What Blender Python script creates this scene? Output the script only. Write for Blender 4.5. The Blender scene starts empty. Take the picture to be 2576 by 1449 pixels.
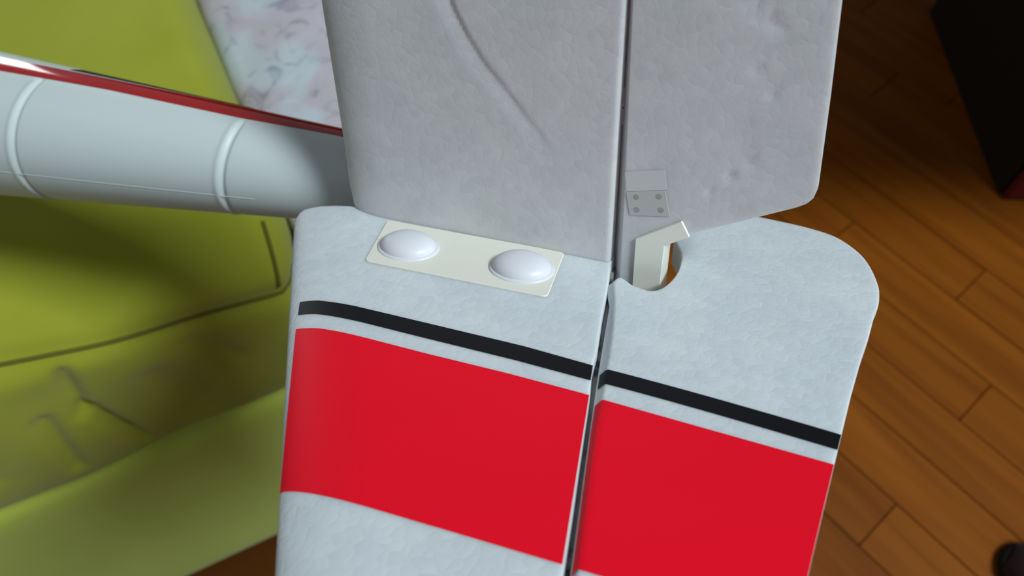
import bpy, bmesh, math, random
from mathutils import Vector, Matrix, noise
from mathutils.geometry import tessellate_polygon

C = bpy.context.scene.collection
S = bpy.context.scene
MM = 0.001
rnd = random.Random(7)

# ------------------------------------------------------------------ camera
cam_d = bpy.data.cameras.new('camera')
cam = bpy.data.objects.new('camera', cam_d)
C.objects.link(cam)
cam_d.sensor_width = 36.0
cam_d.lens = 36.0 * 2000.0 / 2576.0
cam_d.clip_start = 0.01
cam_d.clip_end = 50
cam.location = (0, 0, 0.85)
cam.rotation_euler = (math.radians(30), 0, 0)
cam_d.dof.use_dof = True
cam_d.dof.focus_distance = 0.195
cam_d.dof.aperture_fstop = 18.0
S.camera = cam

# ------------------------------------------------------------------ light
S.view_settings.view_transform = 'Standard'
S.view_settings.look = 'None'
S.view_settings.gamma = 1.0
S.view_settings.use_curve_mapping = False
S.view_settings.exposure = 0.0

world = bpy.data.worlds.new('World')
S.world = world
world.use_nodes = True
bg = world.node_tree.nodes['Background']
bg.inputs[0].default_value = (0.86, 0.93, 1.0, 1)
bg.inputs[1].default_value = 0.17

def area(name, loc, target, size, size_y, power, col):
    d = bpy.data.lights.new(name, 'AREA')
    d.shape = 'RECTANGLE'
    d.size = size
    d.size_y = size_y
    d.energy = power
    d.color = col
    o = bpy.data.objects.new(name, d)
    C.objects.link(o)
    o.location = loc
    o.rotation_euler = (Vector(target) - Vector(loc)).to_track_quat('-Z', 'Y').to_euler()
    return o

# aircraft frame: X aft, Y along the tailplane, Z along the fin
A_O = Vector((-0.00418, 0.121384, 0.85 - 0.183953))
A_M = Matrix(((0.918898, -0.029171, -0.393416),
              (-0.343659, 0.430511, -0.834601),
              (0.193716, 0.902114, 0.385571)))
L = (A_M @ Vector((0.72, 0.62, 0.30))).normalized()
area('window_light', A_O + L * 2.4, A_O, 0.5, 0.5, 60, (0.83, 0.95, 1.0))
area('far_window_light', (-1.04, 1.60, 0.60), (-0.18, 0.21, 0.64), 0.24, 0.34, 1.9, (0.95, 0.98, 1.0))

# ------------------------------------------------------------------ helpers
def link(name, me, mat=None, parent=None):
    o = bpy.data.objects.new(name, me)
    C.objects.link(o)
    if mat is not None:
        me.materials.append(mat)
    if parent is not None:
        o.parent = parent
    return o

def build(name, verts, faces, mat=None, parent=None, smooth=True, merge=1e-6, scale=1.0, flip=True, angle=None):
    me = bpy.data.meshes.new(name)
    me.from_pydata([(v[0] * scale, v[1] * scale, v[2] * scale) for v in verts], [], faces)
    bm = bmesh.new()
    bm.from_mesh(me)
    if merge:
        bmesh.ops.remove_doubles(bm, verts=bm.verts, dist=merge)
    bmesh.ops.dissolve_degenerate(bm, edges=bm.edges, dist=merge or 1e-7)
    if flip:
        bmesh.ops.recalc_face_normals(bm, faces=bm.faces)
    for f in bm.faces:
        f.smooth = smooth
    if smooth:
        for e in bm.edges:
            if len(e.link_faces) == 2 and e.calc_face_angle(0) > math.radians(angle or 38):
                e.smooth = False
    bm.to_mesh(me)
    bm.free()
    return link(name, me, mat, parent)

def tag(o, label=None, cat=None, group=None, kind=None):
    if label: o['label'] = label
    if cat: o['category'] = cat
    if group: o['group'] = group
    if kind: o['kind'] = kind
    return o

def empty(name, loc=(0, 0, 0), rz=0):
    o = bpy.data.objects.new(name, None)
    o.empty_display_size = 0.05
    C.objects.link(o)
    o.location = loc
    o.rotation_euler = (0, 0, rz)
    return o

def interp(x, pts):
    if x <= pts[0][0]:
        a, b = pts[0], pts[1]
    elif x >= pts[-1][0]:
        a, b = pts[-2], pts[-1]
    else:
        for a, b in zip(pts, pts[1:]):
            if a[0] <= x <= b[0]:
                break
    t = (x - a[0]) / (b[0] - a[0] or 1e-9)
    return a[1] + t * (b[1] - a[1])

def interpc(x, pts):
    return interp(min(max(x, pts[0][0]), pts[-1][0]), pts)

def smooth01(t):
    t = min(max(t, 0.0), 1.0)
    return t * t * (3 - 2 * t)

def frange(a, b, n):
    return [a + (b - a) * i / n for i in range(n + 1)]

def gridfaces(nu, nv, off=0, close_u=False):
    f = []
    for i in range(nu - 1 if not close_u else nu):
        for j in range(nv - 1):
            i2 = (i + 1) % nu
            f.append((off + i * nv + j, off + i2 * nv + j, off + i2 * nv + j + 1, off + i * nv + j + 1))
    return f

def rounded_poly(pts, r, n=5):
    out = []
    m = len(pts)
    for i in range(m):
        p0, p, p1 = Vector(pts[i - 1]), Vector(pts[i]), Vector(pts[(i + 1) % m])
        a = p + (p0 - p).normalized() * r
        b = p + (p1 - p).normalized() * r
        for k in range(n + 1):
            t = k / n
            out.append(tuple((1 - t) ** 2 * a + 2 * t * (1 - t) * p + t * t * b))
    return out

def prism(name, loops, mat, parent, bevel=0.0, smooth=True):
    """closed solid out of stacked loops (mm), capped by the first and last"""
    n = len(loops[0])
    verts = [v for lp in loops for v in lp]
    faces = []
    for k in range(len(loops) - 1):
        for i in range(n):
            j = (i + 1) % n
            faces.append((k * n + i, k * n + j, (k + 1) * n + j, (k + 1) * n + i))
    for k in (0, len(loops) - 1):
        faces.append(tuple(k * n + i for i in range(n)))
    o = build(name, verts, faces, mat, parent, smooth=smooth, scale=MM, merge=1e-7)
    if bevel:
        b = o.modifiers.new('bevel', 'BEVEL')
        b.width = bevel * MM
        b.segments = 3
        b.limit_method = 'ANGLE'
        b.angle_limit = math.radians(35)
        b.harden_normals = True
    return o

# ------------------------------------------------------------------ materials
def mat_new(name):
    m = bpy.data.materials.new(name)
    m.use_nodes = True
    nt = m.node_tree
    b = nt.nodes['Principled BSDF']
    return m, nt, b

def nd(nt, t, **kw):
    n = nt.nodes.new(t)
    for k, v in kw.items():
        setattr(n, k, v)
    return n

def plain(name, col, rough=0.5, spec=0.5, coat=0.0, metal=0.0):
    m, nt, b = mat_new(name)
    b.inputs['Base Color'].default_value = (*col, 1)
    b.inputs['Roughness'].default_value = rough
    b.inputs['Specular IOR Level'].default_value = spec
    b.inputs['Coat Weight'].default_value = coat
    b.inputs['Metallic'].default_value = metal
    return m

def ramp(nt, stops):
    r = nd(nt, 'ShaderNodeValToRGB')
    cr = r.color_ramp
    while len(cr.elements) > 1:
        cr.elements.remove(cr.elements[-1])
    cr.elements[0].position = stops[0][0]
    cr.elements[0].color = (*stops[0][1], 1)
    for p, c in stops[1:]:
        e = cr.elements.new(p)
        e.color = (*c, 1)
    return r

def foam(name, col_a, col_b, bead=420.0, bump=0.20, sss=0.6, rough=0.5):
    m, nt, b = mat_new(name)
    tc = nd(nt, 'ShaderNodeTexCoord')
    vo = nd(nt, 'ShaderNodeTexVoronoi', feature='DISTANCE_TO_EDGE')
    vo.inputs['Scale'].default_value = bead
    vo2 = nd(nt, 'ShaderNodeTexVoronoi', feature='F1')
    vo2.inputs['Scale'].default_value = bead
    nz = nd(nt, 'ShaderNodeTexNoise')
    nz.inputs['Scale'].default_value = 60
    nz.inputs['Detail'].default_value = 5
    warp = nd(nt, 'ShaderNodeTexNoise')
    warp.inputs['Scale'].default_value = bead * 0.8
    add = nd(nt, 'ShaderNodeMix', data_type='VECTOR')
    add.inputs[0].default_value = 0.0012
    nt.links.new(tc.outputs['Object'], warp.inputs['Vector'])
    nt.links.new(tc.outputs['Object'], add.inputs[4])
    nt.links.new(warp.outputs['Color'], add.inputs[5])
    nt.links.new(add.outputs[1], vo.inputs['Vector'])
    nt.links.new(add.outputs[1], vo2.inputs['Vector'])
    nt.links.new(tc.outputs['Object'], nz.inputs['Vector'])
    r = ramp(nt, [(0.35, col_a), (0.68, col_b)])
    nt.links.new(nz.outputs['Fac'], r.inputs[0])
    # bead tone differs a little from bead to bead
    sep = nd(nt, 'ShaderNodeSeparateColor')
    nt.links.new(vo2.outputs['Color'], sep.inputs[0])
    mr = nd(nt, 'ShaderNodeMapRange')
    mr.inputs[3].default_value = 0.965
    mr.inputs[4].default_value = 1.03
    nt.links.new(sep.outputs[0], mr.inputs[0])
    mul = nd(nt, 'ShaderNodeMix', data_type='RGBA', blend_type='MULTIPLY')
    mul.inputs[0].default_value = 1
    nt.links.new(r.outputs[0], mul.inputs[6])
    cmb = nd(nt, 'ShaderNodeCombineColor')
    for i in range(3):
        nt.links.new(mr.outputs[0], cmb.inputs[i])
    nt.links.new(cmb.outputs[0], mul.inputs[7])
    nt.links.new(mul.outputs[2], b.inputs['Base Color'])
    pr = ramp(nt, [(0.0, (0, 0, 0)), (0.16, (0.8, 0.8, 0.8)), (0.5, (1, 1, 1))])
    nt.links.new(vo.outputs['Distance'], pr.inputs[0])
    mixh = nd(nt, 'ShaderNodeMath', operation='ADD')
    nt.links.new(pr.outputs[0], mixh.inputs[0])
    fine = nd(nt, 'ShaderNodeTexNoise')
    fine.inputs['Scale'].default_value = 900
    nt.links.new(tc.outputs['Object'], fine.inputs['Vector'])
    nt.links.new(fine.outputs['Fac'], mixh.inputs[1])
    pit = nd(nt, 'ShaderNodeTexVoronoi', feature='F1')
    pit.inputs['Scale'].default_value = 95
    nt.links.new(tc.outputs['Object'], pit.inputs['Vector'])
    psep = nd(nt, 'ShaderNodeSeparateColor')
    nt.links.new(pit.outputs['Color'], psep.inputs[0])
    size = nd(nt, 'ShaderNodeMapRange')
    size.inputs[1].default_value = 0.6
    size.inputs[3].default_value = 0.0001
    size.inputs[4].default_value = 0.085
    nt.links.new(psep.outputs[0], size.inputs[0])
    div = nd(nt, 'ShaderNodeMath', operation='DIVIDE')
    nt.links.new(pit.outputs['Distance'], div.inputs[0])
    nt.links.new(size.outputs[0], div.inputs[1])
    pm_ = nd(nt, 'ShaderNodeMapRange')
    pm_.inputs[3].default_value = -7.0
    pm_.inputs[4].default_value = 0.0
    nt.links.new(div.outputs[0], pm_.inputs[0])
    mix2 = nd(nt, 'ShaderNodeMath', operation='ADD')
    nt.links.new(mixh.outputs[0], mix2.inputs[0])
    nt.links.new(pm_.outputs[0], mix2.inputs[1])
    mixh = mix2
    bp = nd(nt, 'ShaderNodeBump')
    bp.inputs['Strength'].default_value = bump
    bp.inputs['Distance'].default_value = 0.00022
    nt.links.new(mixh.outputs[0], bp.inputs['Height'])
    nt.links.new(bp.outputs[0], b.inputs['Normal'])
    b.inputs['Roughness'].default_value = rough
    b.inputs['Specular IOR Level'].default_value = 0.4
    b.inputs['Subsurface Weight'].default_value = sss
    b.inputs['Subsurface Radius'].default_value = (1, 1, 1)
    b.inputs['Subsurface Scale'].default_value = 0.004
    return m

M_foam = foam('fin_foam', (0.60, 0.64, 0.67), (0.66, 0.69, 0.71))
M_foam_smooth = foam('tailplane_foam', (0.60, 0.61, 0.62), (0.66, 0.66, 0.67), bump=0.10)
M_body = plain('fuselage_plastic', (0.62, 0.68, 0.67), 0.38, 0.45)
M_red = plain('red_film', (0.86, 0.005, 0.020), 0.45, 0.1)
M_redgloss = plain('glossy_red_film', (0.42, 0.008, 0.008), 0.08, 0.5)
M_black = plain('black_film', (0.004, 0.004, 0.006), 0.5, 0.25)
M_cream = plain('cream_plastic', (0.78, 0.76, 0.66), 0.42, 0.45)
M_cap = plain('white_plastic_cap', (0.72, 0.72, 0.76), 0.4, 0.5)
M_joiner = plain('ivory_plastic', (0.84, 0.84, 0.74), 0.35, 0.5)
M_plate = plain('grey_plastic_plate', (0.50, 0.50, 0.49), 0.45, 0.4)
M_dot = plain('grey_dot', (0.33, 0.33, 0.32), 0.5, 0.4)
M_tape = plain('clear_tape', (0.60, 0.61, 0.61), 0.3, 0.5)

def hinge_mat():
    m, nt, b = mat_new('hinge_film')
    tc = nd(nt, 'ShaderNodeTexCoord')
    nz = nd(nt, 'ShaderNodeTexNoise')
    nz.inputs['Scale'].default_value = 160
    nz.inputs['Detail'].default_value = 4
    nt.links.new(tc.outputs['Object'], nz.inputs['Vector'])
    r = ramp(nt, [(0.36, (0.02, 0.018, 0.016)), (0.44, (0.20, 0.18, 0.165)), (0.7, (0.30, 0.27, 0.25))])
    nt.links.new(nz.outputs['Fac'], r.inputs[0])
    nt.links.new(r.outputs[0], b.inputs['Base Color'])
    b.inputs['Roughness'].default_value = 0.6
    return m
M_hinge = hinge_mat()

def fabric(name, a, bcol, scale=1500, bump=0.25, big=9):
    m, nt, b = mat_new(name)
    tc = nd(nt, 'ShaderNodeTexCoord')
    n1 = nd(nt, 'ShaderNodeTexNoise')
    n1.inputs['Scale'].default_value = big
    n1.inputs['Detail'].default_value = 4
    n2 = nd(nt, 'ShaderNodeTexNoise')
    n2.inputs['Scale'].default_value = scale
    nt.links.new(tc.outputs['Object'], n1.inputs['Vector'])
    nt.links.new(tc.outputs['Object'], n2.inputs['Vector'])
    r = ramp(nt, [(0.3, a), (0.7, bcol)])
    nt.links.new(n1.outputs['Fac'], r.inputs[0])
    nt.links.new(r.outputs[0], b.inputs['Base Color'])
    bp = nd(nt, 'ShaderNodeBump')
    bp.inputs['Strength'].default_value = bump
    bp.inputs['Distance'].default_value = 0.0004
    nt.links.new(n2.outputs['Fac'], bp.inputs['Height'])
    nt.links.new(bp.outputs[0], b.inputs['Normal'])
    b.inputs['Roughness'].default_value = 0.85
    b.inputs['Specular IOR Level'].default_value = 0.15
    b.inputs['Sheen Weight'].default_value = 0.15
    return m

M_green = fabric('olive_fabric', (0.31, 0.325, 0.024), (0.36, 0.38, 0.034))
M_greenbase = fabric('moss_fabric', (0.44, 0.51, 0.070), (0.50, 0.57, 0.085))
M_seam = plain('seam_thread', (0.12, 0.12, 0.02), 0.9, 0.1)

def floral():
    m, nt, b = mat_new('floral_print')
    tc = nd(nt, 'ShaderNodeTexCoord')
    n1 = nd(nt, 'ShaderNodeTexNoise')
    n1.inputs['Scale'].default_value = 16
    n1.inputs['Detail'].default_value = 2
    n1.inputs['Distortion'].default_value = 0.5
    vo = nd(nt, 'ShaderNodeTexNoise')
    vo.inputs['Scale'].default_value = 55
    vo.inputs['Detail'].default_value = 3
    vo.inputs['Distortion'].default_value = 1.2
    nt.links.new(tc.outputs['Object'], n1.inputs['Vector'])
    nt.links.new(tc.outputs['Object'], vo.inputs['Vector'])
    r1 = ramp(nt, [(0.40, (0.50, 0.45, 0.48)), (0.50, (0.52, 0.47, 0.52)), (0.60, (0.53, 0.58, 0.62))])
    r2 = ramp(nt, [(0.28, (0.62, 0.64, 0.70)), (0.46, (1, 1, 1)), (0.60, (1, 1, 1)), (0.72, (1.1, 1.06, 1.1))])
    nt.links.new(n1.outputs['Fac'], r1.inputs[0])
    nt.links.new(vo.outputs['Fac'], r2.inputs[0])
    mx = nd(nt, 'ShaderNodeMix', data_type='RGBA', blend_type='MULTIPLY')
    mx.inputs[0].default_value = 1
    nt.links.new(r1.outputs[0], mx.inputs[6])
    nt.links.new(r2.outputs[0], mx.inputs[7])
    nt.links.new(mx.outputs[2], b.inputs['Base Color'])
    b.inputs['Roughness'].default_value = 0.9
    b.inputs['Specular IOR Level'].default_value = 0.15
    return m
M_floral = floral()

def wood():
    m, nt, b = mat_new('plank_wood')
    tc = nd(nt, 'ShaderNodeTexCoord')
    oi = nd(nt, 'ShaderNodeObjectInfo')
    sc = nd(nt, 'ShaderNodeVectorMath', operation='MULTIPLY')
    sc.inputs[1].default_value = (3, 42, 3)
    ad = nd(nt, 'ShaderNodeVectorMath', operation='ADD')
    cm = nd(nt, 'ShaderNodeCombineXYZ')
    mu = nd(nt, 'ShaderNodeMath', operation='MULTIPLY')
    mu.inputs[1].default_value = 57
    nt.links.new(oi.outputs['Random'], mu.inputs[0])
    nt.links.new(mu.outputs[0], cm.inputs[0])
    nt.links.new(mu.outputs[0], cm.inputs[1])
    nt.links.new(tc.outputs['Object'], sc.inputs[0])
    nt.links.new(sc.outputs[0], ad.inputs[0])
    nt.links.new(cm.outputs[0], ad.inputs[1])
    nz = nd(nt, 'ShaderNodeTexNoise')
    nz.inputs['Scale'].default_value = 1.0
    nz.inputs['Detail'].default_value = 5
    nz.inputs['Distortion'].default_value = 0.6
    nt.links.new(ad.outputs[0], nz.inputs['Vector'])
    r = ramp(nt, [(0.30, (0.180, 0.046, 0.002)), (0.50, (0.235, 0.063, 0.003)), (0.72, (0.275, 0.078, 0.004))])
    nt.links.new(nz.outputs['Fac'], r.inputs[0])
    hs = nd(nt, 'ShaderNodeHueSaturation')
    mr = nd(nt, 'ShaderNodeMapRange')
    mr.inputs[3].default_value = 0.88
    mr.inputs[4].default_value = 1.1
    nt.links.new(oi.outputs['Random'], mr.inputs[0])
    nt.links.new(mr.outputs[0], hs.inputs['Value'])
    nt.links.new(r.outputs[0], hs.inputs['Color'])
    nt.links.new(hs.outputs[0], b.inputs['Base Color'])
    b.inputs['Roughness'].default_value = 0.6
    b.inputs['Specular IOR Level'].default_value = 0.12
    return m
M_wood = wood()
M_joint = plain('plank_joint', (0.09, 0.026, 0.003), 0.8, 0.1)
M_box_shade = plain('shaded_box_board', (0.018, 0.012, 0.008), 0.7, 0.1)  # shade on the maroon box's unlit side, put into the body colour
M_maroon = plain('maroon_board', (0.12, 0.010, 0.012), 0.6, 0.2)
M_shoe = fabric('dark_shoe_fabric', (0.012, 0.010, 0.012), (0.03, 0.012, 0.02))
M_sole = plain('dark_rubber', (0.010, 0.009, 0.008), 0.8, 0.2)

# ------------------------------------------------------------------ floor
floor_th = math.radians(-49)
floor = build('floor', [(-2.5, -1.5, -0.02), (3, -1.5, -0.02), (3, 3.5, -0.02), (-2.5, 3.5, -0.02),
                        (-2.5, -1.5, -0.004), (3, -1.5, -0.004), (3, 3.5, -0.004), (-2.5, 3.5, -0.004)],
              [(0, 1, 2, 3), (4, 5, 6, 7), (0, 1, 5, 4), (1, 2, 6, 5), (2, 3, 7, 6), (3, 0, 4, 7)], M_joint, smooth=False)
tag(floor, kind='structure')
PW, PL = 0.066, 0.42
def plank_mesh():
    bm = bmesh.new()
    bmesh.ops.create_cube(bm, size=1)
    for v in bm.verts:
        top = v.co.z > 0
        g = 0.0008 if top else 0.0003
        v.co.x = math.copysign(PL / 2 - g, v.co.x)
        v.co.y = math.copysign(PW / 2 - g, v.co.y)
        v.co.z = 0.0 if top else -0.0045
    me = bpy.data.meshes.new('plank')
    bm.to_mesh(me)
    bm.free()
    me.materials.append(M_wood)
    return me
pm = plank_mesh()
ca, sa = math.cos(floor_th), math.sin(floor_th)
cx0, cy0 = 0.62, 0.72
for j in range(-13, 14):
    off = rnd.uniform(0, PL)
    for i in range(-4, 4):
        u = i * PL + off
        v = j * PW + 0.012
        x, y = cx0 + u * ca - v * sa, cy0 + u * sa + v * ca
        if x < -0.75 or x > 1.75 or y < -0.55 or y > 1.9:
            continue
        o = bpy.data.objects.new('plank', pm)
        C.objects.link(o)
        o.parent = floor
        o.location = (x, y, rnd.uniform(-0.0003, 0.0003))
        o.rotation_euler = (0, 0, floor_th)

# ------------------------------------------------------------------ sofa
SO = math.radians(26)
sofa = empty('sofa', (0, 0, 0), SO)      # local x runs along the seat front, y towards the back
tag(sofa, 'olive green fabric sofa with one box cushion, on the wooden floor at left', 'sofa')

def rbox(lo, hi, r, step, disp=None, rz=None):
    """rounded box as a dense grid; disp(p, n) returns a displaced point"""
    verts, faces = [], []
    cen = [(a + b) / 2 for a, b in zip(lo, hi)]
    for ax in range(3):
        a1, a2 = (ax + 1) % 3, (ax + 2) % 3
        n1 = max(4, int((hi[a1] - lo[a1]) / step))
        n2 = max(4, int((hi[a2] - lo[a2]) / step))
        for side in (0, 1):
            off = len(verts)
            for i in range(n1 + 1):
                for j in range(n2 + 1):
                    p = [0, 0, 0]
                    p[ax] = hi[ax] if side else lo[ax]
                    p[a1] = lo[a1] + (hi[a1] - lo[a1]) * i / n1
                    p[a2] = lo[a2] + (hi[a2] - lo[a2]) * j / n2
                    q = Vector([min(max(p[k], lo[k] + r[k]), hi[k] - r[k]) for k in range(3)])
                    d = Vector([(p[k] - q[k]) / r[k] for k in range(3)])
                    n = d.normalized() if d.length > 1e-9 else Vector((0, 0, 1))
                    pt = Vector([q[k] + n[k] * r[k] for k in range(3)])
                    if disp:
                        pt = disp(pt, n)
                    verts.append(tuple(pt))
            faces += gridfaces(n1 + 1, n2 + 1, off)
    return verts, faces

def seglen(p, a, b):
    ab = b - a
    t = max(0, min(1, (p - a).dot(ab) / ab.length_squared))
    return (p - a - ab * t).length, t

# creases of the cushion front, in (x, z) of the sofa
CREASES = [((-0.142, 0.455), (-0.152, 0.409), 0.007, 0.0045), ((-0.147, 0.412), (-0.139, 0.345), 0.008, 0.0045),
           ((-0.170, 0.418), (-0.180, 0.356), 0.007, 0.0050), ((-0.075, 0.437), (-0.062, 0.400), 0.004, 0.0060),
           ((-0.215, 0.440), (-0.222, 0.380), 0.005, 0.0080), ((-0.105, 0.420), (-0.095, 0.350), 0.004, 0.0100)]
def seam_z(x):
    return 0.441 - 0.20 * min(0, max(-0.2, x)) - 0.02 * min(0, x + 0.2)
def cushion_disp(p, n):
    q = p.copy()
    # crowned top, plump front
    top = max(0.0, n.z)
    q.z += 0.012 * top * math.sin(math.pi * min(1, max(0, (p.x + 0.75) / 0.75))) * math.sin(math.pi * min(1, max(0, (p.y - 0.27) / 0.5)))
    if n.y < 0:
        w = -n.y
        q.y -= w * 0.010 * math.sin(math.pi * (p.z - 0.298) / 0.202)
        q.y += w * 0.006 * noise.noise(Vector((p.x * 14, p.z * 16, 0.3)))
        for (a, b, dep, wd) in CREASES:
            d, t = seglen(Vector((p.x, p.z)), Vector(a), Vector(b))
            q.y += w * dep * math.exp(-(d / wd) ** 2) * (0.4 + 0.6 * math.sin(math.pi * (0.15 + 0.7 * t)))
        q.y += w * 0.003 * math.exp(-((p.z - seam_z(p.x)) / 0.008) ** 2)
    if n.x > 0:
        q.x -= n.x * 0.004 * math.exp(-((p.z - seam_z(p.x)) / 0.0035) ** 2)
    q.z += top * 0.003 * noise.noise(Vector((p.x * 9, p.y * 9, 1.7)))
    return q
CLO, CHI, CR = (-0.75, 0.270, 0.298), (0.0, 0.80, 0.500), (0.022, 0.06, 0.045)
v, f = rbox(CLO, CHI, CR, 0.0032, cushion_disp)
seat_cushion = build('seat_cushion', v, f, M_green, sofa, merge=1e-5, angle=80)

def tube(name, pts, r, mat, parent, n=6):
    verts, faces = [], []
    m = len(pts)
    for i, p in enumerate(pts):
        p = Vector(p)
        t = (Vector(pts[min(i + 1, m - 1)]) - Vector(pts[max(i - 1, 0)])).normalized()
        a = t.orthogonal().normalized()
        if i and abs(a.dot(prev)) < 0.999:
            a = (prev - t * prev.dot(t)).normalized()
        prev = a
        bb = t.cross(a)
        for k in range(n):
            w = 2 * math.pi * k / n
            verts.append(tuple(p + (a * math.cos(w) + bb * math.sin(w)) * r))
    for i in range(m - 1):
        for k in range(n):
            k2 = (k + 1) % n
            faces.append((i * n + k, i * n + k2, (i + 1) * n + k2, (i + 1) * n + k))
    faces.append(tuple(range(n)))
    faces.append(tuple((m - 1) * n + k for k in range(n)))
    return build(name, verts, faces, mat, parent, merge=0)

def cushion_at(p, lift=0.0):
    q = Vector([min(max(p[k], CLO[k] + CR[k]), CHI[k] - CR[k]) for k in range(3)])
    d = Vector([(p[k] - q[k]) / CR[k] for k in range(3)])
    n = d.normalized()
    return cushion_disp(Vector([q[k] + n[k] * CR[k] for k in range(3)]), n) + n * lift
tube('seam', [cushion_at((x, CLO[1], seam_z(x)), 0.0006) for x in frange(-0.745, 0.0, 120)], 0.0012, M_seam, seat_cushion)
tube('seam', [cushion_at((-0.010 - 0.010 * k / 30, CLO[1], 0.499 - 0.046 * k / 30), 0.0006) for k in range(31)], 0.0012, M_seam, seat_cushion)

def base_disp(p, n):
    q = p.copy()
    if n.y < 0:
        q.y += 0.003 * noise.noise(Vector((p.x * 6, p.z * 6, 4.1)))
    return q
v, f = rbox((-0.78, 0.276, 0.0), (0.105, 0.95, 0.302), (0.014, 0.014, 0.014), 0.02, base_disp)
build('seat_base', v, f, M_greenbase, sofa, merge=1e-5, angle=80)
v, f = rbox((-0.95, 0.25, 0.0), (-0.775, 0.95, 0.545), (0.05, 0.04, 0.05), 0.02)
build('armrest', v, f, M_green, sofa, merge=1e-5, angle=80)
# floral cushion
fl = empty('floral_cushion', (0, 0, 0), SO)
tag(fl, 'pale lilac floral print cushion lying beside the green seat cushion', 'cushion')
def fl_disp(p, n):
    q = p.copy()
    q.z += 0.010 * max(0, n.z) * (math.sin(math.pi * min(1, max(0, (p.x - 0.0) / 0.1))))
    q.z += 0.002 * noise.noise(Vector((p.x * 40, p.y * 40, 2)))
    return q
v, f = rbox((-0.003, 0.288, 0.304), (0.096, 0.535, 0.474), (0.008, 0.05, 0.02), 0.006, fl_disp)
build('cushion_cover', v, f, M_floral, fl, merge=1e-5, angle=80)

# ------------------------------------------------------------------ dark things on the floor at right
box = empty('storage_box', (0.642, 0.621, 0.0004), 0)
tag(box, 'dark maroon box with its shaded sides coloured black, on the floor at the right edge', 'box')
def hexa(name, lo, hi, mat, parent, r=0.003, step=0.05):
    v, f = rbox(lo, hi, (r, r, r), step)
    return build(name, v, f, mat, parent, merge=1e-6, angle=50)
hexa('body', (0, 0.012, 0), (0.30, 0.36, 0.26), M_box_shade, box)
hexa('front_panel', (0.004, 0, 0.004), (0.296, 0.012, 0.256), M_maroon, box)
hexa('lid', (-0.004, -0.004, 0.26), (0.304, 0.364, 0.285), M_box_shade, box)

table = empty('added_shade_table', (0.40, 0.40, 0.0004), 0)  # out of view, added only to cast shade on the floor at top right
tag(table, 'unseen dark low table added over the box to shade the floor at top right', 'table')
M_shade_table = plain('shade_table_wood', (0.03, 0.014, 0.006), 0.5, 0.3)
hexa('shade_table_top', (0, 0, 0.53), (1.15, 1.06, 0.555), M_shade_table, table)
for lx in (0.60, 1.06):
    for ly in (0.03, 0.91):
        hexa('leg', (lx, ly, 0), (lx + 0.055, ly + 0.055, 0.53), M_shade_table, table)

def slipper(loc, rz):
    root = empty('slipper', loc, rz)
    ns, nt_ = 28, 20
    # sole
    def half(t):
        return 0.033 + 0.014 * math.sin(math.pi * (t * 0.9 + 0.25)) ** 2
    out = []
    N = 40
    for k in range(N):
        a = 2 * math.pi * k / N
        x = 0.13 * math.cos(a)
        w = 0.046 - 0.008 * (1 - math.cos(a)) / 2
        out.append((x * 1000, math.copysign(abs(math.sin(a)) ** 0.8, math.sin(a)) * w * 1000))
    loops = [[(x, y, 0) for x, y in out], [(x * 1.02, y * 1.03, 6) for x, y in out], [(x * 1.0, y, 14) for x, y in out]]
    prism('sole', loops, M_sole, root, 1.5)
    # vamp: a vaulted shell over the front half
    verts, faces = [], []
    nu, nv = 22, 25
    for lay in (1.0, 0.93):
        off = len(verts)
        for i in range(nu):
            u = i / (nu - 1)
            x = -0.01 + 0.136 * u
            a = math.acos(max(-1, min(1, x / 0.13)))
            w = 0.047 * max(0.03, math.sin(a)) ** 0.8
            h = 0.062 * (1 - u ** 2.2) ** 0.5 + 0.004
            for j in range(nv):
                b = math.pi * j / (nv - 1)
                verts.append((x * (1 if lay == 1 else 0.985), -w * math.cos(b) * lay, 0.013 + h * math.sin(b) ** 0.8 * lay))
        faces += gridfaces(nu, nv, off)
    build('upper', verts, faces, M_shoe, root, merge=1e-5)
    return root
sl = slipper((0.60, 0.085, 0.0004), math.radians(138))
tag(sl, 'dark maroon slipper on the floor in the bottom right corner', 'slipper')

# ------------------------------------------------------------------ model aircraft
plane = empty('model_aircraft', A_O)
plane.matrix_world = Matrix.Translation(A_O) @ A_M.to_4x4()
tag(plane, 'white foam model aircraft with red and black stripes, tail towards the camera', 'model aircraft')
YC = -4.5

# --- fuselage (mm, aircraft frame)
def fus(x):
    xc = max(x, -330)
    r = 9.96 - 0.08 * xc
    z0 = -30.2 - 0.05 * xc
    if x < -760:
        r *= math.sqrt(max(0.0, 1 - ((x + 760) / 140.0) ** 2)) * 0.98 + 0.02
    return z0, r
GROOVES = (-104.0, -187.0, -270.0)
def ztop(x):
    return interpc(x, [(-80, -14), (-66, -10), (-58, -4), (-50, -4), (-46, -5), (-40, -7), (30, -7)])
def fus_pt(x, th, off=0.0):
    z0, r = fus(x)
    rr = r
    if off == 0.0:
        for g in GROOVES:
            gx = g + 3.5 * math.cos(th - 1.25)
            d = x - gx
            if -80 < math.degrees(th) < 78 or math.degrees(th) > 120:
                rr -= 0.75 * math.exp(-(d / 1.0) ** 2)
                # the skin behind each joint stands a touch proud
                rr += 0.25 * math.exp(-((d + 2.2) / 1.2) ** 2)
    rr += off
    e = 1.0 if x < -60 else 1.0 - 0.35 * smooth01((x + 60) / 88.0)
    y = rr * math.sin(th) * e
    z = rr * math.cos(th)
    k = smooth01((x + 50) / 10.0)
    if math.cos(th) > 0 and k > 0 and off == 0.0:
        w = math.exp(-(y / 3.4) ** 6) * k
        z = z * (1 - w) + w * max(z, ztop(x) - z0)
    return (x, YC + y, z0 + z)
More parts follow.
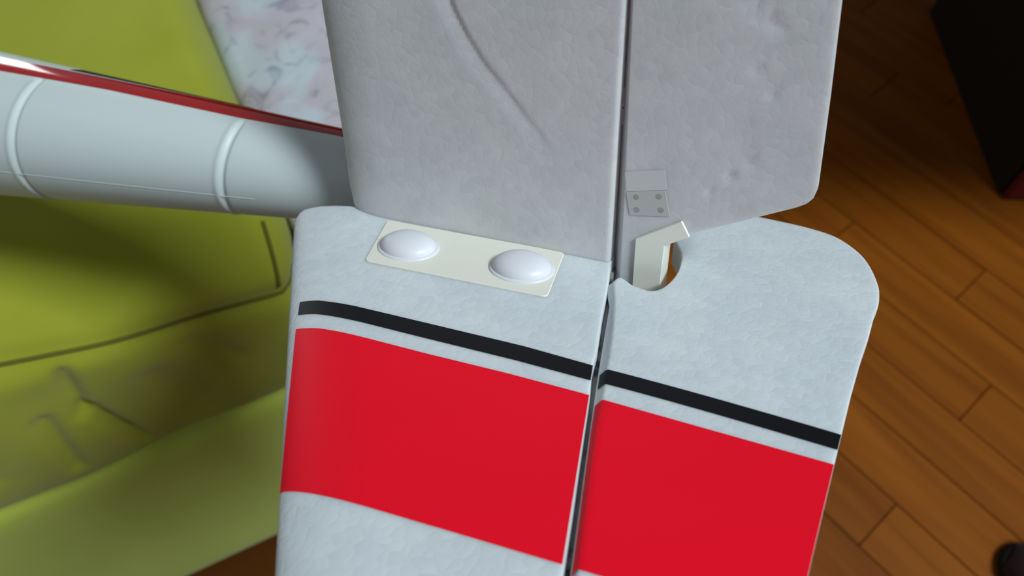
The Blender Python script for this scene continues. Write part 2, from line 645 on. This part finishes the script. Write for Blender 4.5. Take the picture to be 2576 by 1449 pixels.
xs = [-900, -897, -890, -880, -865, -840, -810, -780, -760, -700, -600, -500, -400, -330, -300]
xs += frange(-290, -276, 4)
for g in (-270.0, -187.0, -104.0):
    xs += [x for x in frange(g - 7, g + 8, 45)]
    xs += [x for x in frange(g + 10, g + 74, 16)]
xs = sorted(set([round(x, 2) for x in xs if x < -32] + [round(x, 2) for x in frange(-34, 28, 20)]))
NT = 128
fv = []
for x in xs:
    for k in range(NT):
        fv.append(fus_pt(x, 2 * math.pi * k / NT))
ff = []
for i in range(len(xs) - 1):
    for k in range(NT):
        k2 = (k + 1) % NT
        ff.append((i * NT + k, i * NT + k2, (i + 1) * NT + k2, (i + 1) * NT + k))
ff.append(tuple(range(NT)))
ff.append(tuple((len(xs) - 1) * NT + k for k in range(NT)))
fuselage = build('fuselage', fv, ff, M_body, plane, scale=MM, merge=1e-7, angle=60)

def fus_strip(name, x0, x1, th0, th1, mat, n=70, m=6, off=0.12):
    verts = []
    for i in range(n + 1):
        x = x0 + (x1 - x0) * i / n
        a, b = th0(x), th1(x)
        for j in range(m + 1):
            verts.append(fus_pt(x, math.radians(a + (b - a) * j / m), off))
    return build(name, verts, gridfaces(n + 1, m + 1), mat, fuselage, scale=MM, merge=0)
lo_th = lambda x: interpc(x, [(-260, 74), (-200, 77), (-156, 81), (-102, 80), (-68, 85), (-20, 88)])
hi_th = lambda x: interpc(x, [(-260, 96), (-200, 97), (-156, 102), (-120, 108), (-90, 116), (-60, 120), (-20, 120)])
tag(fus_strip('red_stripe', -700, -20, lo_th, hi_th, M_redgloss, 160), 'glossy red stripe')
tag(fus_strip('black_stripe', -182, -108, lambda x: hi_th(x) + 3, lambda x: hi_th(x) + 16, M_black, 60), 'thin black stripe')
# the moulded seam that runs along the spine
verts = [fus_pt(x, math.radians(-13 - 0.02 * (x + 100)), 0.02) for x in frange(-500, -92, 80)]
tube('mould_seam', [(a * MM, b * MM, c * MM) for a, b, c in verts], 0.00012, M_body, fuselage)

# --- fin
ZT = 128.0
fin_le = lambda z: -68.7 + 0.687 * z
FTE = [[32.74, -0.33], [35.41, 10.54], [37.31, 20.71], [40.99, 36.8], [41.51, 41.47], [44.03, 50.59], [47.49, 65.99], [50.83, 80.21], [53.47, 92.18]]
FTE = [(p[1], p[0]) for p in FTE]
fin_te = lambda z: interp(z, FTE) if z > 0 else 32.7
FTOP = [(-66, 6.0), (-64.3, 3.2), (-63, 1.2), (-57, -0.8), (-50, -2.3), (-44, -3.5), (-30, -4), (60, -4)]
def fin_tau(d):
    return 4.5 * math.sqrt(max(0.0, 1 - (1 - min(1, max(0, d) / 22.0)) ** 2))
def fin_y(x, z, off=0.0):
    return YC + fin_tau(x - fin_le(z)) + off
us = [0, .002, .006, .013, .024, .04, .065, .1, .15, .2] + frange(.28, 1, 9)
vs = frange(0, .06, 6) + frange(.1, 1, 18)
fv, nf = [], 0
for side in (1, -1):
    for u in us:
        xn = -66 + u * 98.7
        zt = interpc(xn, FTOP)
        for w in vs:
            z = zt + w * (ZT - zt)
            x = fin_le(z) + u * (fin_te(z) - fin_le(z))
            fv.append((x, YC + side * fin_tau(x - fin_le(z)), z))
nu, nv = len(us), len(vs)
ff = gridfaces(nu, nv) + gridfaces(nu, nv, nu * nv)
o2 = nu * nv
for j in range(nv - 1):
    a = (nu - 1) * nv + j
    ff.append((a, a + 1, o2 + a + 1, o2 + a))
for i in range(nu - 1):
    for j in (0, nv - 1):
        a, b = i * nv + j, (i + 1) * nv + j
        ff.append((a, b, o2 + b, o2 + a))
fin = build('tail_fin', fv, ff, M_foam, plane, scale=MM, merge=1e-7, angle=50)
mb = fin.modifiers.new('bevel', 'BEVEL')
mb.width = 0.0007; mb.segments = 3; mb.limit_method = 'ANGLE'; mb.angle_limit = math.radians(60)

def resample(pts, n):
    P = [Vector(p) for p in pts]
    d = [0]
    for a, b in zip(P, P[1:]):
        d.append(d[-1] + (b - a).length)
    out = []
    for i in range(n + 1):
        t = d[-1] * i / n
        for k in range(len(P) - 1):
            if t <= d[k + 1] + 1e-9:
                s = (t - d[k]) / (d[k + 1] - d[k] or 1)
                out.append(P[k].lerp(P[k + 1], min(1, max(0, s))))
                break
    return out

def fin_band(name, top, bot, mat, label, n=60, m=16):
    T, B = resample(top, n), resample(bot, n)
    verts = []
    for a, b in zip(T, B):
        for j in range(m + 1):
            p = a.lerp(b, j / m)
            verts.append((p[0], fin_y(p[0], p[1], 0.10), p[1]))
    return tag(build(name, verts, gridfaces(n + 1, m + 1), mat, fin, scale=MM, merge=0), label)
def on_fin(d, zt):        # from d mm behind the leading edge to the hinge
    return [(fin_le(zt) + d, zt)]
fin_band('black_band', [(fin_le(43.0) + 3.2, 42.2), (fin_le(42) + 9, 41.3), (-20, 40.9), (0, 40.7), (25, 40.5), (41.6, 41.3)],
         [(fin_le(47.3) + 3.0, 46.9), (fin_le(46) + 9, 46.2), (-14, 46.0), (0, 46.0), (25, 45.8), (42.7, 46.2)], M_black, 'black stripe')
fin_band('red_band', [(fin_le(52) + 2.6, 51.7), (fin_le(52) + 9, 51.0), (-8, 50.9), (5, 50.9), (25, 50.5), (43.9, 50.7)],
         [(fin_le(93) + 1.4, 94.6), (fin_le(93) + 8, 94.2), (18, 93.6), (35, 92.8), (53.1, 92.0)], M_red, 'wide red band', 60, 24)

# --- rudder
R_LE = [[38.36, 14.07], [43.88, 34.47], [44.96, 41.43], [47.03, 51.26], [48.25, 58.68], [55.61, 90.9]]
R_HI = [[33.99, 4.44], [35.56, 11.11], [38.58, 25.7], [40.25, 33.81], [42.05, 42.12], [43.36, 47.7], [44.68, 53.74], [52.9, 89.12]]
le_pts = [(p[1], p[0]) for p in R_LE]
hi_pts = [(p[1], p[0]) for p in R_HI]
rle = lambda z: interp(z, le_pts)
rhi = lambda z: min(interp(z, hi_pts) + 0.9, rle(z) - 1.3)
rte_pts = [(-0.7, 97.4), (9, 96.6), (18, 95.5), (31, 94.3), (50, 92.95), (71, 91.5), (79, 91.0), (150, 86.5)]
rte = lambda z: interp(z, rte_pts)
notch = [[37.72, 14.31], [36.29, 8.68], [36.4, 6.32], [37.19, 5.44], [38.54, 6.1], [40.88, 7.71], [43.21, 8.34], [45.52, 8.59], [47.36, 7.52], [48.63, 5.35], [49.6, 1.92], [50.1, -2.39], [49.81, -7.14], [49.0, -11.03], [47.17, -14.67], [44.98, -18.76]]
notch = notch[1:]
left = [(rle(z), z) for z in (128, 118, 108, 95, 80, 66, 52, 40, 28, 16)]
outer = [[65.68, -38.2], [76.34, -37.09], [84.1, -35.1], [88.74, -31.91], [93.05, -26.67], [95.79, -20.38], [97.6, -13.56], [98.06, -9.15], [97.99, -4.52], [97.38, -0.68], [96.66, 9.04], [95.42, 17.98], [94.27, 31.1], [93.43, 44.31], [92.9, 50.25], [91.35, 71.1], [90.98, 79.02]]
outer = [p for p in outer if p[1] < 0]
def catmull(pts, k=4):
    out = []
    P = [Vector(p) for p in pts]
    for i in range(len(P) - 1):
        a, b, c, d = P[max(i - 1, 0)], P[i], P[i + 1], P[min(i + 2, len(P) - 1)]
        for j in range(k):
            t = j / k
            out.append(tuple(0.5 * ((2 * b) + (c - a) * t + (2 * a - 5 * b + 4 * c - d) * t * t + (3 * b - a - 3 * c + d) * t ** 3)))
    return out + [tuple(P[-1])]
outer = catmull(outer)
notch = catmull(notch, 3)
right = [(rte(z), z) for z in (9, 18, 31, 50, 71, 95, 110, 126)]
hid = [(46.0, -26), (48.5, -33), (54, -37.3), (60, -38.3)]
front = left + [tuple(p) for p in notch] + hid + [tuple(p) for p in outer] + right + [(86.5, 128)]
nL = len(left)
def r_th(x):
    return 9.0 - 6.2 * max(0, (x - 50) / 46)
mid, back = [], []
for i, (x, z) in enumerate(front):
    th = r_th(x)
    if i < nL + 7:
        dx = (rle(z) - rhi(z)) if i < nL else (2.2, 1.9, 1.5, 1.1, 0.8, 0.5, 0.2)[i - nL]
        mid.append((x - dx, -1.9, z))
    else:
        mid.append((x, -th / 2, z))
    back.append((x, -th, z))
frontv = [(x, 0, z) for x, z in front]
rudder = prism('rudder', [frontv, mid, back], M_foam, plane, 0.45)

def rud_band(name, zt, zb, mat, label, n=30, m=8, wrap=0.72):
    """zt, zb: functions of chord fraction; the film folds over the bevelled front edge"""
    verts = []
    cols = [('b', wrap), ('b', wrap * 0.5), ('b', 0.12)] + [('f', 0.004)] + [('f', k / n) for k in range(1, n)] + [('f', 0.998)]
    for kind, u in cols:
        for j in range(m + 1):
            uu = u if kind == 'f' else 0
            z = zt(uu) + (zb(uu) - zt(uu)) * j / m
            a, b = rle(z), rhi(z)
            if kind == 'b':
                zz = z + 1.4 * u
                a, b = rle(zz), rhi(zz)
                verts.append((a + (b - a) * u - 0.09, -1.9 * u + 0.10, zz))
            else:
                verts.append((a + (rte(z) - a) * u, 0.09, z))
    return tag(build(name, verts, gridfaces(len(cols), m + 1), mat, rudder, scale=MM, merge=0), label)
rud_band('black_band', lambda u: 41.4 + 2.3 * u ** 1.5, lambda u: 46.1 + 2.1 * u ** 1.5, M_black, 'black stripe')
rud_band('red_band', lambda u: 51.0 + 1.3 * u, lambda u: 91.9 - 1.7 * u, M_red, 'wide red band', 30, 24)

# hinge film between fin and rudder
verts = []
zs = frange(-3, 128, 40)
for z in zs:
    verts += [(fin_te(z) - 0.6, -4.6, z), (rhi(z) + 0.5, -4.6, z), (rhi(z) + 0.5, -3.5, z), (fin_te(z) - 0.6, -3.5, z)]
faces = []
for i in range(len(zs) - 1):
    for k in range(4):
        k2 = (k + 1) % 4
        faces.append((i * 4 + k, i * 4 + k2, i * 4 + 4 + k2, i * 4 + 4 + k))
faces += [(0, 1, 2, 3), tuple(len(verts) - 4 + k for k in range(4))]
tag(build('hinge_strip', verts, faces, M_hinge, plane, smooth=False, scale=MM, merge=0), 'grimy hinge strip between fin and rudder')

# --- tailplane
SLE = lambda y: -48.6 - 0.4 * math.exp(-((y - 9) / 5) ** 2) + 1.9 * smooth01((1.5 - y) / 5)
STE = lambda y: 32.45 + 0.013 * max(0, y)
CREASE = [Vector(p) for p in [[-10.24, 67.51], [-8.59, 62.21], [-5.65, 56.4], [-1.49, 50.09], [2.53, 45.61], [6.08, 41.52], [9.15, 37.82], [12.27, 34.61], [16.46, 29.08]]]
CREASE2 = [Vector(p) for p in [[59.06, 71.47], [61.54, 67.77], [64.18, 65.77], [68.01, 63.72]]]
def crease_z(x, y, pts, A0, A1, wl, wr):
    if x < pts[0].x - 12 or x > pts[-1].x + 8 or y < pts[-1].y - 8:
        return 0
    best = None
    tot = len(pts) - 1
    p = Vector((x, y))
    for i, (a, b) in enumerate(zip(pts, pts[1:])):
        d, t = seglen(p, a, b)
        if best is None or d < best[0]:
            ab = b - a
            s = ab.x * (p.y - a.y) - ab.y * (p.x - a.x)
            best = (d, (i + t) / tot, s, t)
    d, q, s, t = best
    w = wl if s < 0 else wr
    fade = 1.0
    if d > w:
        return 0
    return -(A0 + (A1 - A0) * q) * (1 - d / w) ** 1.15 * min(1, (1 - q) * 12 + 0.02)
def st_tau(d):
    return 4.0 * math.sqrt(max(0.0, 1 - (1 - min(1, max(0, d) / 15.0)) ** 2))
ys = frange(-4.5, 78, 118) + frange(82, 108, 5) + [110.5, 112]
us = [0, .002, .005, .011, .02, .033, .05, .075, .1, .13, .16] + frange(.19, .985, 95) + [.990, .994, .997, .999, 1]
fv = []
for side in (1, -1):
    for u in us:
        for y in ys:
            x = SLE(y) + u * (STE(y) - SLE(y))
            z = -4 + side * st_tau(x - SLE(y))
            de = max(0.0, 1.2 - (1 - u) * 81) / 1.2
            z -= side * 1.1 * (1 - math.sqrt(1 - min(0.999, de * de)))
            if side == 1:
                z += crease_z(x, y, CREASE, 0.55, 0.2, 4.6, 0.6)
            fv.append((x, y, z))
nu, nv = len(us), len(ys)
ff = gridfaces(nu, nv) + gridfaces(nu, nv, nu * nv)
o2 = nu * nv
for j in range(nv - 1):
    a = (nu - 1) * nv + j
    ff.append((a, a + 1, o2 + a + 1, o2 + a))
for i in range(nu - 1):
    a, b = i * nv + nv - 1, (i + 1) * nv + nv - 1
    ff.append((a, b, o2 + b, o2 + a))
# far half, mirrored (coarse)
ys2 = [-4.5, 0, 6, 15, 40, 60, 90, 110.5, 112]
us2 = [0, .005, .02, .05, .1, .16, .3, .6, 1]
base = len(fv)
for side in (1, -1):
    for u in us2:
        for y in ys2:
            x = SLE(y) + u * (STE(y) - SLE(y))
            fv.append((x, -9 - y, -4 + side * st_tau(x - SLE(y))))
m1, m2 = len(us2), len(ys2)
ff += gridfaces(m1, m2, base) + gridfaces(m1, m2, base + m1 * m2)
o3 = m1 * m2
for j in range(m2 - 1):
    a = base + (m1 - 1) * m2 + j
    ff.append((a, a + 1, o3 + a + 1, o3 + a))
for i in range(m1 - 1):
    a, b = base + i * m2 + m2 - 1, base + (i + 1) * m2 + m2 - 1
    ff.append((a, b, o3 + b, o3 + a))
tailplane = build('tailplane', fv, ff, M_foam_smooth, plane, scale=MM, merge=1e-7, angle=55)

# --- elevator: one piece with a V cut for the rudder
E_LE = lambda y: 35.5 - 0.012 * max(0, y - 20)
E_HI = lambda y: 32.9 - 0.006 * max(0, y)
E_TE = lambda y: interpc(y, [(-5, 79.4), (30, 79.2), (50.4, 77.9), (70, 76.4), (150, 70)])
def e_root(x):
    if x < 39.3:
        return YC
    return interpc(x, [(39.3, 8.7), (46.6, 8.7), (53.65, 13.6), (68.4, 21.0), (75.5, 24.6), (77.6, 26.0), (78.7, 27.6), (79.3, 30.5)])
ucol = [35.5, 36.5, 39.29, 39.31, 40, 43, 46.6, 49, 52] + frange(54, 74, 20) + [75, 76, 76.8, 77.4, 77.9, 78.3, 78.7, 79.0, 79.2]
vrow = frange(0, .06, 3) + frange(.07, .5, 44) + frange(.53, 1, 10)
def e_th(x):
    return 8.0 - 5.4 * max(0, (x - 38) / 41)
fv = []
def e_pt(xn, w, lay, mir):
    y0 = e_root(xn)
    y = y0 + w * (112 - y0)
    x = E_LE(y) + (xn - 35.5) / (79.2 - 35.5) * (E_TE(y) - E_LE(y))
    if lay == 'hinge':
        return (E_HI(y), -9 - y if mir else y, -4.0)
    z = 0.0 if lay == 'top' else -e_th(x)
    if lay == 'top' and not mir:
        z += crease_z(x, y, CREASE2, 0.6, 0.2, 3.0, 0.7)
        for (dx, dy, rr, dp) in DINGS:
            dd = math.hypot(x - dx, y - dy) / rr
            if dd < 2:
                z -= dp * math.exp(-dd * dd * 2)
    return (x, -9 - y if mir else y, z)
DINGS = [(60.2, 30.0, 1.3, 0.7), (56.0, 24.9, 1.0, 0.6), (64.0, 34.0, 2.2, 0.25), (62.5, 55.0, 1.2, 0.35), (66.5, 50.0, 1.4, 0.35)]
ff = []
for mir in (False, True):
    off = len(fv)
    for lay in ('top', 'bot'):
        for k, xn in enumerate(['h'] + ucol):
            for w in vrow:
                fv.append(e_pt(35.5, w, 'hinge', mir) if xn == 'h' else e_pt(xn, w, lay, mir))
    nu, nv = len(ucol) + 1, len(vrow)
    ff += gridfaces(nu, nv, off) + gridfaces(nu, nv, off + nu * nv)
    o2 = nu * nv
    for j in range(nv - 1):
        a = off + (nu - 1) * nv + j
        ff.append((a, a + 1, o2 + a + 1, o2 + a))
    for i in range(nu - 1):
        for j in (0, nv - 1):
            if j == 0 and i < 3:
                continue
            a, b = off + i * nv + j, off + (i + 1) * nv + j
            ff.append((a, b, o2 + b, o2 + a))
elevator = build('elevator', fv, ff, M_foam_smooth, plane, scale=MM, merge=1e-7, angle=50)

# hinge strip of the tailplane and the small hinge tabs in the gap
verts = []
for y in (-112 - 9, 112):
    verts += [(STE(y) - 0.5, y, -4.6), (34.4, y, -4.6), (34.4, y, -3.7), (STE(y) - 0.5, y, -3.7)]
tag(build('hinge_strip', verts, [(0, 1, 2, 3), (4, 5, 6, 7)] + [(k, (k + 1) % 4, 4 + (k + 1) % 4, 4 + k) for k in range(4)], M_hinge, plane, smooth=False, scale=MM), 'dark hinge strip along the tailplane')
def slab(name, quad, z0, z1, mat, parent, r=0.0, bevel=0.15):
    q = rounded_poly(quad, r) if r else quad
    return prism(name, [[(x, y, z1) for x, y in q], [(x, y, z0) for x, y in q]], mat, parent, bevel)
for y0, y1 in ((42.0, 46.8), (37.5, 41.6)):
    slab('hinge_tab', [(32.6, y0), (34.2, y0), (34.2, y1), (32.6, y1)], -4.2, -2.9, M_plate, plane, 0, 0.1)

hp = slab('hinge_plate', [[35.79, 21.45], [45.47, 23.5], [47.1, 16.72], [37.05, 15.21]], -0.3, 0.16, M_plate, elevator, 0.3, 0.06)
tag(hp, 'small grey plate with four dots')
for p in [[38.46, 20.61], [44.04, 21.74], [38.78, 17.12], [44.81, 18.16]]:
    pts = [(p[0] + 0.75 * math.cos(a * math.pi / 8), p[1] + 0.75 * math.sin(a * math.pi / 8)) for a in range(16)]
    slab('dot', pts, 0.1, 0.2, M_dot, hp, 0, 0)
slab('tape_patch', [[35.2, 26.86], [45.03, 28.91], [45.83, 23.78], [35.88, 21.68]], -0.2, 0.07, M_tape, elevator, 0.5, 0.03)

# --- elevator joiner: a flat U of ivory plastic
J = [(39.1, 9.0), (50.2, 16.3), (52.5, 12.3), (46.6, 8.6), (46.35, -4.5)]
Jm = [(x, -9 - y) for x, y in J[:4]][::-1]
jl = J + Jm
joiner = prism('elevator_joiner', [[(x, y, 0.75) for x, y in jl], [(x, y, -7.4) for x, y in jl]], M_joiner, plane, 0.18)
tag(joiner, 'ivory plastic joiner bent like a U')

# --- mounting plate with two screw caps
PL_ = [(-34.4, 0.9), (19.8, -0.4), (22.9, 20.7), (-28.9, 22.4)]
pq = rounded_poly(PL_, 1.6)
plate = prism('mounting_plate', [[(x, 0.35, z) for x, z in pq], [(x, -1.2, z) for x, z in pq]], M_cream, fin, 0.25)
tag(plate, 'cream plastic plate with two domed caps')
def cap(cx, cz):
    prof = [(8.9, 0.30), (8.8, 0.62), (8.3, 0.75), (7.9, 0.85)]
    for k in range(1, 10):
        a = k / 9 * math.pi / 2
        prof.append((7.9 * math.cos(a) ** 0.9, 0.85 + 3.3 * math.sin(a) ** 1.0))
    n = 48
    verts, faces = [], []
    for r, h in prof[:-1]:
        for k in range(n):
            a = 2 * math.pi * k / n
            verts.append((cx + r * math.cos(a), h, cz + r * 0.80 * math.sin(a)))
    for i in range(len(prof) - 2):
        for k in range(n):
            k2 = (k + 1) % n
            faces.append((i * n + k, i * n + k2, (i + 1) * n + k2, (i + 1) * n + k))
    verts.append((cx, prof[-1][1], cz))
    last = (len(prof) - 2) * n
    for k in range(n):
        faces.append((last + k, last + (k + 1) % n, len(verts) - 1))
    faces.append(tuple(range(n)))
    return tag(build('screw_cap', verts, faces, M_cap, plate, scale=MM, merge=0, angle=60), 'white domed screw cap')
cap(-21.1, 12.2)
cap(12.0, 11.0)
